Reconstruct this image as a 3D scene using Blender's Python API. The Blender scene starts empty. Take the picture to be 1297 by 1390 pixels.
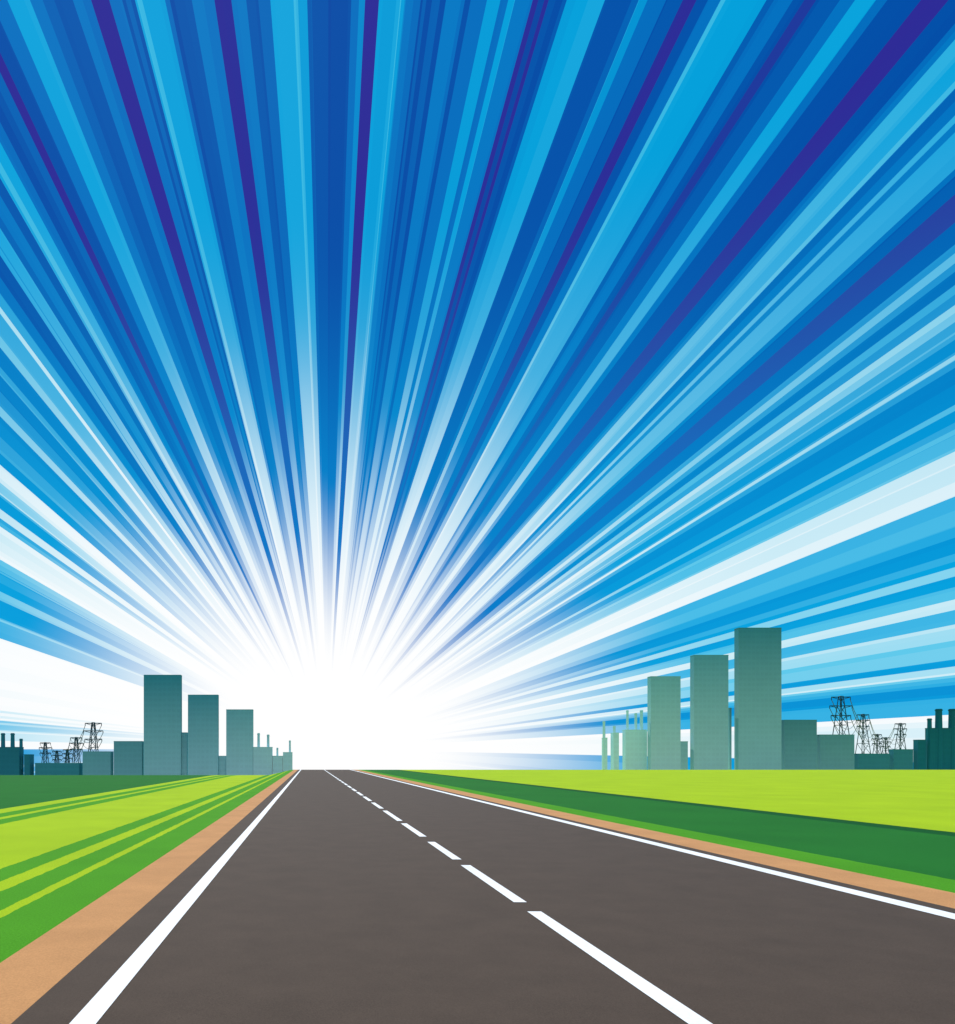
import bpy, math, random
from mathutils import Vector
random.seed(4)
S = bpy.context.scene
S.view_settings.view_transform = 'Standard'
S.view_settings.look = 'None'
S.view_settings.exposure = 0

def lin(c):
    return tuple(((v/255)/12.92 if v/255 <= .04045 else ((v/255+.055)/1.055)**2.4) for v in c) + (1,)

# ------------------------------------------------------------------ camera
H = 1.6
cam = bpy.data.cameras.new("camera"); co = bpy.data.objects.new("camera", cam)
S.collection.objects.link(co); S.camera = co
co.location = (0, 0, H); co.rotation_euler = (math.radians(90), 0, 0)
cam.sensor_fit = 'HORIZONTAL'; cam.sensor_width = 36; cam.lens = 28.26
cam.shift_x = .176; cam.shift_y = .2594
cam.clip_end = 20000

# ------------------------------------------------------------------ sun
SUN_EL, SUN_AZ = 50.0, -12.0      # azimuth measured from +Y towards +X
sd = bpy.data.lights.new("sun", 'SUN'); so = bpy.data.objects.new("sun", sd)
S.collection.objects.link(so)
sd.energy = 4.3; sd.angle = math.radians(.5); sd.color = (1, .96, .88)
e, a = math.radians(SUN_EL), math.radians(SUN_AZ)
to_sun = Vector((math.cos(e)*math.sin(a), math.cos(e)*math.cos(a), math.sin(e)))
so.rotation_euler = to_sun.to_track_quat('Z', 'Y').to_euler()
so.location = (0, 0, 300)

# ------------------------------------------------------------------ node helper
class NT:
    def __init__(s, nt): s.nt = nt; s.n = nt.nodes; s.l = nt.links
    def new(s, t, **k):
        n = s.n.new(t)
        for a, b in k.items(): setattr(n, a, b)
        return n
    def put(s, sock, v):
        if isinstance(v, bpy.types.NodeSocket): s.l.new(v, sock)
        else: sock.default_value = v
    def m(s, op, *v, clamp=False):
        n = s.new('ShaderNodeMath', operation=op, use_clamp=clamp)
        for i, x in enumerate(v): s.put(n.inputs[i], x)
        return n.outputs[0]
    def mr(s, v, a, b, c=0., d=1., it='LINEAR'):
        n = s.new('ShaderNodeMapRange', interpolation_type=it)
        for k, x in zip(('Value', 'From Min', 'From Max', 'To Min', 'To Max'), (v, a, b, c, d)):
            s.put(n.inputs[k], x)
        return n.outputs[0]
    def mix(s, f, a, b, bt='MIX'):
        n = s.new('ShaderNodeMix', data_type='RGBA', blend_type=bt)
        s.put(n.inputs[0], f); s.put(n.inputs[6], a); s.put(n.inputs[7], b)
        return n.outputs[2]
    def ramp(s, f, stops, it='LINEAR'):
        n = s.new('ShaderNodeValToRGB'); r = n.color_ramp; r.interpolation = it
        while len(r.elements) > 1: r.elements.remove(r.elements[-1])
        r.elements[0].position = stops[0][0]; r.elements[0].color = stops[0][1]
        for p, c in stops[1:]:
            x = r.elements.new(p); x.color = c
        s.put(n.inputs[0], f)
        return n.outputs[0]

# ------------------------------------------------------------------ sky
w = bpy.data.worlds.new("World"); S.world = w; w.use_nodes = True
w.node_tree.nodes.clear(); T = NT(w.node_tree)
U0, V0 = .024, .014        # where the low sun sits: rays are great circles through it
g = T.new('ShaderNodeTexCoord').outputs['Generated']
sx = T.new('ShaderNodeSeparateXYZ'); T.l.new(g, sx.inputs[0]); X, Y, Z = sx.outputs
px = T.m('SUBTRACT', X, T.m('MULTIPLY', Y, U0)); pz = T.m('SUBTRACT', Z, T.m('MULTIPLY', Y, V0))
sth = T.m('ARCTAN2', pz, px); th = T.m('ABSOLUTE', sth)
fr = T.m('DIVIDE', th, math.pi)
rad = T.m('ARCTAN2', T.m('SQRT', T.m('ADD', T.m('MULTIPLY', px, px), T.m('MULTIPLY', pz, pz))), Y)

# ray bands: bearing in degrees round the sun, tone 0 violet .2 dark .45 mid .7 cyan .95 pale
P, D, M, C, L, W = .03, .22, .42, .66, .85, 1.0
def A(x, y): return math.degrees(math.atan2(1015-y, x-445))
edge = []
def right(lst):
    for y, t in lst: edge.append((A(1297, y), t))
def top(lst):
    for x, t in lst: edge.append((A(x, 0), t))
def left(lst):
    for y, t in lst: edge.append((A(0, y), t))
edge.append((0, .93))
right([(985, .97), (968, .45), (945, .3), (928, .5), (915, .75), (903, .35), (893, .6), (868, .72), (852, .8), (846, .5), (826, .84), (812, .55),
       (795, .4), (781, .7), (768, .45), (750, .3), (728, .45), (714, .5), (672, .91), (628, .86), (612, .6), (590, .5), (572, .42), (556, .62),
       (548, .36), (520, .3), (498, .48), (488, .7), (480, .4), (452, .55), (436, .74), (424, .86), (412, .5), (398, .62), (385, .3), (368, .5),
       (356, .72), (342, .5), (330, D), (300, P), (262, D), (238, .4), (228, C), (178, .45), (166, .7), (156, M), (136, .3), (120, C),
       (82, .7), (52, M), (30, D)])
top([(1288, P), (1250, D), (1205, M), (1190, C), (1160, M), (1140, D), (1108, .12), (1092, D), (1076, M), (1050, .3), (1040, C), (985, .78),
     (978, M), (962, D), (946, P), (928, D), (905, M), (880, .6), (868, D), (822, C), (770, .3), (764, D), (746, P), (724, M), (700, C), (690, M),
     (680, C), (662, M), (640, D), (632, M), (606, D), (572, M), (552, .5), (546, C), (516, P), (497, M), (478, D), (450, .2), (424, .3), (418, C),
     (368, .35), (352, D), (335, M), (316, P), (292, M), (262, D), (232, M), (226, C), (185, D), (168, M), (150, P), (125, M), (100, D), (76, .3),
     (60, M), (42, C), (12, M)])
left([(22, D), (66, P), (92, .3), (120, D), (160, M), (188, C), (238, D), (262, M), (290, .3), (306, C), (330, .55), (342, D), (372, M), (396, .5),
      (412, .95), (422, C), (452, .8), (468, M), (494, .6), (506, .35), (528, .5), (548, .75), (562, .4), (590, .52), (612, .4), (628, .9), (652, .7),
      (668, .45), (688, .85), (700, .5), (712, .88), (745, .92), (757, .55), (772, .42), (800, .6), (812, .4), (838, .5), (864, W), (962, .8),
      (976, .55), (990, .7), (1003, W)])
edge.sort()
NS = 10
tone = None
for k in range(NS):
    lo, hi = k/NS, (k+1)/NS
    cur = [t for an, t in edge if an/180 <= lo+1e-6]
    st = [(0, cur[-1] if cur else W)] + [((an/180-lo)*NS, t) for an, t in edge if lo+1e-6 < an/180 < hi]
    assert len(st) <= 32, len(st)
    r = T.ramp(T.mr(fr, lo, hi), [(p, (t, t, t, 1)) for p, t in st], 'CONSTANT')
    if tone is None: tone = r
    else: tone = T.mix(T.m('GREATER_THAN', fr, lo), tone, r)
tone = T.mix(T.m('LESS_THAN', sth, -.022), tone, (.4, .4, .4, 1))
# fine secondary streaks
def cells(scale):
    v = T.new('ShaderNodeTexVoronoi', voronoi_dimensions='1D'); v.inputs['Scale'].default_value = scale
    T.l.new(fr, v.inputs['W']); s = T.new('ShaderNodeSeparateColor'); T.l.new(v.outputs['Color'], s.inputs[0])
    return s.outputs[0]
c1, c2 = cells(140), cells(420)
tone = T.m('ADD', tone, T.m('MULTIPLY', T.m('SUBTRACT', c1, .5), .08))
tone = T.m('ADD', tone, T.m('MULTIPLY', T.m('GREATER_THAN', c2, .93), .12), clamp=True)
far = T.ramp(tone, [(0, lin((46, 42, 150))), (.07, lin((38, 46, 152))), (.17, lin((0, 74, 165))), (.42, lin((0, 112, 192))),
                    (.66, lin((0, 162, 220))), (.85, lin((70, 195, 230))), (1, lin((175, 227, 244)))])
near = T.ramp(tone, [(0, lin((0, 122, 202))), (.2, lin((0, 138, 210))), (.42, lin((0, 164, 224))),
                     (.6, lin((90, 200, 235))), (.72, lin((155, 220, 242))), (.85, lin((198, 234, 246))), (1, lin((246, 251, 254)))])
n = T.m('MAXIMUM', T.mr(Z, .60, .17, it='SMOOTHSTEP'), T.mr(rad, .62, .22, 0., .95, 'SMOOTHSTEP'))
col = T.mix(n, far, near)
r0 = T.m('MULTIPLY_ADD', tone, .09, .09)
r1 = T.m('MULTIPLY_ADD', tone, .40, .27)
wh = T.mr(rad, r0, r1, 1., 0., 'SMOOTHSTEP')
col = T.mix(wh, col, (1, 1, 1, 1))
# added fill: sky behind the camera whitened to brighten the shaded facades
col = T.mix(T.mr(Y, -.1, -.7, 0., .75, 'SMOOTHSTEP'), col, (.86, .93, 1, 1))
nish = T.new('ShaderNodeTexSky', sky_type='NISHITA'); nish.sun_disc = False
nish.sun_elevation = math.radians(SUN_EL); nish.sun_rotation = math.radians(SUN_AZ)
b1 = T.new('ShaderNodeBackground'); T.l.new(col, b1.inputs[0]); b1.inputs[1].default_value = 1.
b2 = T.new('ShaderNodeBackground'); T.l.new(nish.outputs[0], b2.inputs[0]); b2.inputs[1].default_value = .0006
ad = T.new('ShaderNodeAddShader'); T.l.new(b1.outputs[0], ad.inputs[0]); T.l.new(b2.outputs[0], ad.inputs[1])
T.l.new(ad.outputs[0], T.new('ShaderNodeOutputWorld').inputs[0])

# ------------------------------------------------------------------ materials
def mat(name, rough=.8, spec=.3):
    m = bpy.data.materials.new(name); m.use_nodes = True
    t = NT(m.node_tree); b = m.node_tree.nodes['Principled BSDF']
    b.inputs['Roughness'].default_value = rough; b.inputs['Specular IOR Level'].default_value = spec
    return m, t, b
def noise(t, vec, scale, detail=4, rough=.6):
    n = t.new('ShaderNodeTexNoise'); n.inputs['Scale'].default_value = scale
    n.inputs['Detail'].default_value = detail; n.inputs['Roughness'].default_value = rough
    t.l.new(vec, n.inputs['Vector']); return n.outputs[0]
def bump(t, b, h, s, d):
    n = t.new('ShaderNodeBump'); n.inputs['Strength'].default_value = s; n.inputs['Distance'].default_value = d
    t.l.new(h, n.inputs['Height']); t.l.new(n.outputs[0], b.inputs['Normal'])

# grass with mown / sown strips
gm, t, b = mat("grass_strips", .95, .05)
oc = t.new('ShaderNodeTexCoord').outputs['Object']
s = t.new('ShaderNodeSeparateXYZ'); t.l.new(oc, s.inputs[0])
wob = t.m('MULTIPLY', t.m('SUBTRACT', noise(t, oc, 2.5, 3), .5), .08)
xx = t.mr(t.m('ADD', s.outputs[0], wob), -20, 20)
LIME = (.35, .50, .012, 1); MID = (.07, .29, .014, 1); GRN = (.016, .15, .022, 1); DRK = (.006, .085, .018, 1)
q = lambda x: (x+20)/40
bands = [(0, GRN), (q(-10.1), LIME), (q(-9.3), MID), (q(-8.6), LIME), (q(-8.3), MID), (q(-7.8), LIME), (q(-4.55), MID), (q(-4.1), LIME), (q(-3.85), MID),
         (q(-3.3), LIME), (q(-3.17), MID), (q(7.0), MID), (q(8.5), GRN), (q(13.4), DRK), (q(14.2), LIME)]
c = t.ramp(xx, bands, 'CONSTANT')
n1 = noise(t, oc, 45, 5, .75); n2 = noise(t, oc, .35, 4)
c = t.mix(1., c, t.ramp(n1, [(.3, (.66, .70, .6, 1)), (.7, (1.25, 1.2, 1.2, 1))]), 'MULTIPLY')
c = t.mix(1., c, t.ramp(n2, [(.3, (.88, .9, .9, 1)), (.7, (1.08, 1.06, 1, 1))]), 'MULTIPLY')
t.l.new(c, b.inputs['Base Color']); bump(t, b, n1, .4, .03)

def simple(name, c1, c2, scale, rough=.85, bs=.2, bd=.004, spec=.3):
    m, t, b = mat(name, rough, spec)
    o = t.new('ShaderNodeTexCoord').outputs['Object']
    n1 = noise(t, o, scale, 5, .7); n2 = noise(t, o, scale*.02, 4)
    c = t.mix(t.mr(n1, .3, .7), c1, c2)
    c = t.mix(1., c, t.ramp(n2, [(.3, (.9, .9, .9, 1)), (.7, (1.08, 1.08, 1.08, 1))]), 'MULTIPLY')
    t.l.new(c, b.inputs['Base Color'])
    if bs: bump(t, b, n1, bs, bd)
    return m
asphalt = simple("asphalt", (.053, .035, .0245, 1), (.084, .057, .041, 1), 90, .9, .35, .004, .15)
paint = simple("road_paint", (.72, .72, .71, 1), (.86, .86, .85, 1), 30, .7, .1, .002)
dirt = simple("sandy_shoulder_soil", (.42, .20, .08, 1), (.59, .29, .115, 1), 60, .95, .4, .01, .1)
steel = simple("pylon_steel", (.004, .05, .065, 1), (.006, .06, .075, 1), 2, .6, 0)

def hazed_facade(name, ctop, cbot, ztop, zbot=-8.):
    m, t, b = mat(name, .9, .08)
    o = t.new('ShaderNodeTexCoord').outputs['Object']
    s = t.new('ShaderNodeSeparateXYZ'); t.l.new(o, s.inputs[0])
    c = t.mix(t.mr(s.outputs[2], zbot, ztop), cbot, ctop)  # height fade paints haze into the colour, paler towards the foot
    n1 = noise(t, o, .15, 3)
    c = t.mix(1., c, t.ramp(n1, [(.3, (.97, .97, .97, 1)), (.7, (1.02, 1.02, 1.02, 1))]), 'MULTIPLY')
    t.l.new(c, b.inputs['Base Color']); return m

# ------------------------------------------------------------------ mesh helpers
def obj(name, v, f, m=None, parent=None, smooth=False):
    me = bpy.data.meshes.new(name); me.from_pydata(v, [], f); me.update()
    o = bpy.data.objects.new(name, me); S.collection.objects.link(o)
    if m: me.materials.append(m)
    if parent: o.parent = parent
    if smooth:
        for p in me.polygons: p.use_smooth = True
    return o
def empty(name):
    o = bpy.data.objects.new(name, None); S.collection.objects.link(o); return o

# ------------------------------------------------------------------ terrain: a plateau with a gentle crest
def crest(x):
    k = min(1, max(0, (x+4.6)/2.0)); k = k*k*(3-2*k)
    return 73+(117-73)*k
def gz(x, y):
    d = y-crest(x)
    if d <= 0: return 0.
    return -.001*d*d if d < 15 else -.225-.03*(d-15)
ys = [-60, -30, -10] + list(range(0, 66, 6)) + list(range(66, 160, 2)) + [170, 190, 220, 260, 320, 400, 520, 700, 1000, 1500, 2500, 4000]
xs = [-4000, -2000, -900, -400, -200, -100, -50, -25, -15, -10, -7, -5, -4.6, -4.35, -4.1, -3.85, -3.6, -3.35, -3.1, -2.85, -2.6, 0, 4, 8, 15, 30, 60,
      120, 250, 500, 1000, 2000, 4000]
v = [(x, y, gz(x, y)) for y in ys for x in xs]; nx = len(xs)
f = [(j*nx+i, j*nx+i+1, (j+1)*nx+i+1, (j+1)*nx+i) for j in range(len(ys)-1) for i in range(nx-1)]
obj("grass_field", v, f, gm)
def strip(name, x0, x1, y0, y1, off, m, parent=None):
    yy = [y0]+[y for y in ys if y0 < y < y1]+[y1]
    v = []
    for y in yy: v += [(x0, y, gz(0, y)+off), (x1, y, gz(0, y)+off)]
    return obj(name, v, [(2*i, 2*i+1, 2*i+3, 2*i+2) for i in range(len(yy)-1)], m, parent)
sh = empty("gravel_shoulder")
strip("verge_near", -2.43, -1.75, -60, 700, .004, dirt, sh)
strip("verge_far", 6.85, 7.73, -60, 700, .004, dirt, sh)
road = strip("road", -1.80, 6.90, -60, 700, .008, asphalt)
strip("edge_line_a", -1.445, -1.285, -60, 700, .012, paint, road)
strip("edge_line_b", 6.42, 6.66, -60, 700, .012, paint, road)
dashes = [(4.5, 7.85), (8.36, 11.3), (11.95, 14.5), (15.5, 18.7), (19.5, 23.4)]
y = 24.4
while y < 160: dashes.append((y, y+3.4)); y += 4.5
for i, (a0, a1) in enumerate(dashes): strip("dash_%d" % i, 2.28, 2.425, a0, a1, .012, paint, road)

# ------------------------------------------------------------------ buildings
Y0 = 509.
def box(v, f, x0, x1, y0, y1, z0, z1):
    b = len(v)
    v += [(x0, y0, z0), (x1, y0, z0), (x1, y1, z0), (x0, y1, z0), (x0, y0, z1), (x1, y0, z1), (x1, y1, z1), (x0, y1, z1)]
    f += [tuple(b+i for i in q) for q in ((0, 1, 5, 4), (1, 2, 6, 5), (2, 3, 7, 6), (3, 0, 4, 7), (4, 5, 6, 7), (3, 2, 1, 0))]
def chimney(v, f, x, y, r, z0, z1):
    prof = [(z0, r*1.15), (z1-1.2, r*.82), (z1-1.2, r*.98), (z1-.5, r*.98), (z1-.5, r*.8), (z1, r*.8)]
    b = len(v); N = 14
    for z, rr in prof:
        for i in range(N): v.append((x+rr*math.cos(2*math.pi*i/N), y+rr*math.sin(2*math.pi*i/N), z))
    for k in range(len(prof)-1):
        for i in range(N): f.append((b+k*N+i, b+k*N+(i+1) % N, b+(k+1)*N+(i+1) % N, b+(k+1)*N+i))
    f.append(tuple(b+(len(prof)-1)*N+i for i in range(N)))
# skyline tints with painted haze: (x, colour high up, colour at the foot)
HAZE_TINTS = [(-230, (.008, .10, .15), (.012, .18, .24)), (-170, (.02, .16, .22), (.06, .30, .35)), (-100, (.035, .26, .33), (.36, .66, .68)),
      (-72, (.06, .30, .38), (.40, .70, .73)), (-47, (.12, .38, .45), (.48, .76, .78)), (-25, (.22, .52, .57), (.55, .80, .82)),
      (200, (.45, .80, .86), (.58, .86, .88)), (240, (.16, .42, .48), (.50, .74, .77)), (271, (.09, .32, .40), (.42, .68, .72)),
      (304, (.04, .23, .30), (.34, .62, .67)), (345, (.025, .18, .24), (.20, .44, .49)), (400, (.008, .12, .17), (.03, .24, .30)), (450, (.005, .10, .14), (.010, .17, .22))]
def haze_tint(x):  # paler towards the sun burst, its glow mixed into the colour
    if x <= HAZE_TINTS[0][0]: return HAZE_TINTS[0][1], HAZE_TINTS[0][2]
    for (x0, a0, b0), (x1, a1, b1) in zip(HAZE_TINTS[:-1], HAZE_TINTS[1:]):
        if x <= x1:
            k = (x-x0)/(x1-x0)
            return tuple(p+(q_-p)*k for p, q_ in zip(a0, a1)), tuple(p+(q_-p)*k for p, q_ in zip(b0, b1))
    return HAZE_TINTS[-1][1], HAZE_TINTS[-1][2]
def building(name, blocks, chims=(), depth=10., dy=0., win=True):
    e = empty(name); xm = sum((b[0]+b[1])/2 for b in blocks)/len(blocks)
    zt = max(b[2] for b in blocks); ct, cb = haze_tint(xm)
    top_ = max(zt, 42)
    m = hazed_facade(name+"_cladding_haze", ct+(1,), cb+(1,), top_)
    mw = hazed_facade(name+"_glazing_haze", tuple(c*.95 for c in ct)+(1,), tuple(c*.96 for c in cb)+(1,), top_)
    V, F = [], []; WV, WF = [], []
    for i, (x0, x1, z) in enumerate(blocks):
        y0 = Y0+dy+i*.6; y1 = y0+depth
        k = y1/Y0
        if x0 > 0: x0 *= k
        else: x1 *= k
        box(V, F, x0, x1, y0, y1, -16, z-.5)
        box(V, F, x0-.05, x1+.05, y0-.12, y1+.12, z-.497, z)      # coping
        if win:
            wd = x1-x0; nc = max(1, int(wd/2.9)); cw = wd/nc
            r = z-3.6
            while r > -10:
                for cidx in range(nc):
                    a0 = x0+cidx*cw+.45; a1 = x0+(cidx+1)*cw-.45; yy = y0-.04; bb = len(WV)
                    WV += [(a0, yy, r), (a1, yy, r), (a1, yy, r+1.9), (a0, yy, r+1.9)]; WF.append((bb, bb+1, bb+2, bb+3))
                r -= 3.6
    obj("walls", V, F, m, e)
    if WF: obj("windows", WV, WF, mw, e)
    if chims:
        V, F = [], []
        for xa, xb, z in chims:
            kk = (Y0+dy+depth/2)/Y0
            chimney(V, F, (xa+xb)/2*kk, Y0+dy+depth/2, (xb-xa)/2*kk, -5, z)
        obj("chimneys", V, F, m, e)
    return e
# left of the road
building("factory", [(-240, -194, 10.3), (-194, -187, 5.3)], [(-209.5, -206.5, 19.8), (-203, -200, 19.8), (-197, -194.5, 16)], 8)
building("warehouse", [(-187, -154, -.6)], depth=8, dy=2)
building("apartment_block", [(-154, -133, 7.3), (-133, -112, 14.3)], depth=8)
building("office_tower", [(-112.5, -86.5, 59.3)], depth=5)
building("apartment_block", [(-87, -82, 20.3)], depth=7, dy=3)
building("office_tower", [(-82.5, -61.5, 45.8)], depth=5)
building("apartment_block", [(-62, -56, 4.3)], depth=7, dy=3)
building("office_tower", [(-56.5, -38, 35.8)], depth=5)
building("factory", [(-38.2, -25, 10.3), (-25, -18, 4.3), (-18, -11.5, 6.8)], [(-35.5, -33.5, 19.8), (-29, -27, 18.8), (-22.5, -21, 9.8), (-14, -12.5, 14.8)], 7)
# right of the road
building("factory", [(212.5, 232, 22.3), (204.5, 212.9, 20.3), (198.5, 205.2, 16.8)],
         [(199, 201, 28.3), (206, 208, 25), (215, 216.8, 35.8), (220.6, 222.6, 33.8), (224.3, 226.6, 35.8)], 5, 6)
building("office_tower", [(229.5, 252, 58.3)], depth=5)
building("apartment_block", [(250, 260, 14.3)], depth=4, dy=6)
building("office_tower", [(258.5, 284.5, 72.8)], depth=5)
building("apartment_block", [(283, 290, 37.3)], depth=4, dy=6)
building("office_tower", [(288.5, 320.5, 91.3)], depth=5)
building("apartment_block", [(320, 345.2, 28.8), (344, 371.2, 18.8)], depth=4, dy=1)
building("warehouse", [(370, 394.7, 5.8), (393.5, 411.2, 8.8)], depth=4, dy=1)
building("factory", [(410, 419.2, 15.3), (418, 520, 23.3)], [(419.5, 422.5, 29.8), (425, 429.5, 36.3), (434, 438.5, 36.3)], 4, 1)

# ------------------------------------------------------------------ pylons and lines
def beam(v, f, a, b_, r):
    a, b_ = Vector(a), Vector(b_); d = (b_-a)
    if d.length < 1e-4: return
    d.normalize(); u = d.orthogonal().normalized(); w_ = d.cross(u); b = len(v)
    for p in (a, b_):
        for i in range(4):
            t_ = math.pi/2*i+.785; v.append(tuple(p+u*math.cos(t_)*r+w_*math.sin(t_)*r))
    for i in range(4): f.append((b+i, b+(i+1) % 4, b+4+(i+1) % 4, b+4+i))
def pylon(px_, py_, zt, arm, r):
    # lattice tower with four splayed legs and three cross-arms
    x, y = px_, py_; z0 = gz(x, y)-.5; v, f = [], []
    def half(z): return arm*(.06+.27*min(1, (zt-z)/(arm*3.0)))
    lv = []
    z = zt
    while z > z0+.5: lv.append(z); z -= arm*(.43 if zt-z < arm else .8)
    lv.append(z0)
    for i in range(len(lv)-1):
        za, zb_ = lv[i], lv[i+1]; ha, hb = half(za), half(zb_)
        ca = [(x-ha, y-ha, za), (x+ha, y-ha, za), (x+ha, y+ha, za), (x-ha, y+ha, za)]
        cb = [(x-hb, y-hb, zb_), (x+hb, y-hb, zb_), (x+hb, y+hb, zb_), (x-hb, y+hb, zb_)]
        for k in range(4):
            beam(v, f, ca[k], cb[k], r)
            if k == 0: beam(v, f, ca[k], cb[(k+1) % 4], r*.6)
            if k in (0, 2): beam(v, f, ca[(k+1) % 4], cb[k], r*.6)
            beam(v, f, ca[k], ca[(k+1) % 4], r*.6)
    tips = []
    for dz, hw in ((.04, .42), (.43, .5), (.86, .44)):
        z = zt-arm*dz
        for sg in (-1, 1):
            tip = (x+sg*arm*hw, y, z)
            beam(v, f, (x+sg*half(z), y, z), tip, r)
            beam(v, f, (x+sg*half(z), y, z-arm*.11), tip, r*.6)
            ins = (tip[0], y, z-arm*.12); beam(v, f, tip, ins, r*.9); tips.append(ins)
    obj("electricity_pylon", v, f, steel)
    return tips
def wires(name, chain):
    v, f = [], []
    for a, b_ in zip(chain[:-1], chain[1:]):
        for p, q_ in zip(a, b_):
            p, q_ = Vector(p), Vector(q_); sag = .035*(p-q_).length; pts = []
            for i in range(13):
                k = i/12; c_ = p.lerp(q_, k); c_.z -= sag*4*k*(1-k); pts.append(c_)
            for i in range(12): beam(v, f, pts[i], pts[i+1], .22)
    obj(name, v, f, steel)
ch = [pylon(380, 536, 47.0, 16, .34), pylon(576, 780, 49, 14.5, .42), pylon(742, 980, 35, 14, .5), pylon(784, 1020, 32, 14, .5), pylon(670, 850, 43, 14.5, .45)]
wires("power_line", ch)
ch = [pylon(-162, 562, 29.5, 14.5, .34), pylon(-237, 762, 24.5, 14, .42), pylon(-310, 960, 15, 13, .5), pylon(-347, 1030, 14, 14, .5), pylon(-303, 860, 21.5, 14, .45)]
wires("power_line", ch)
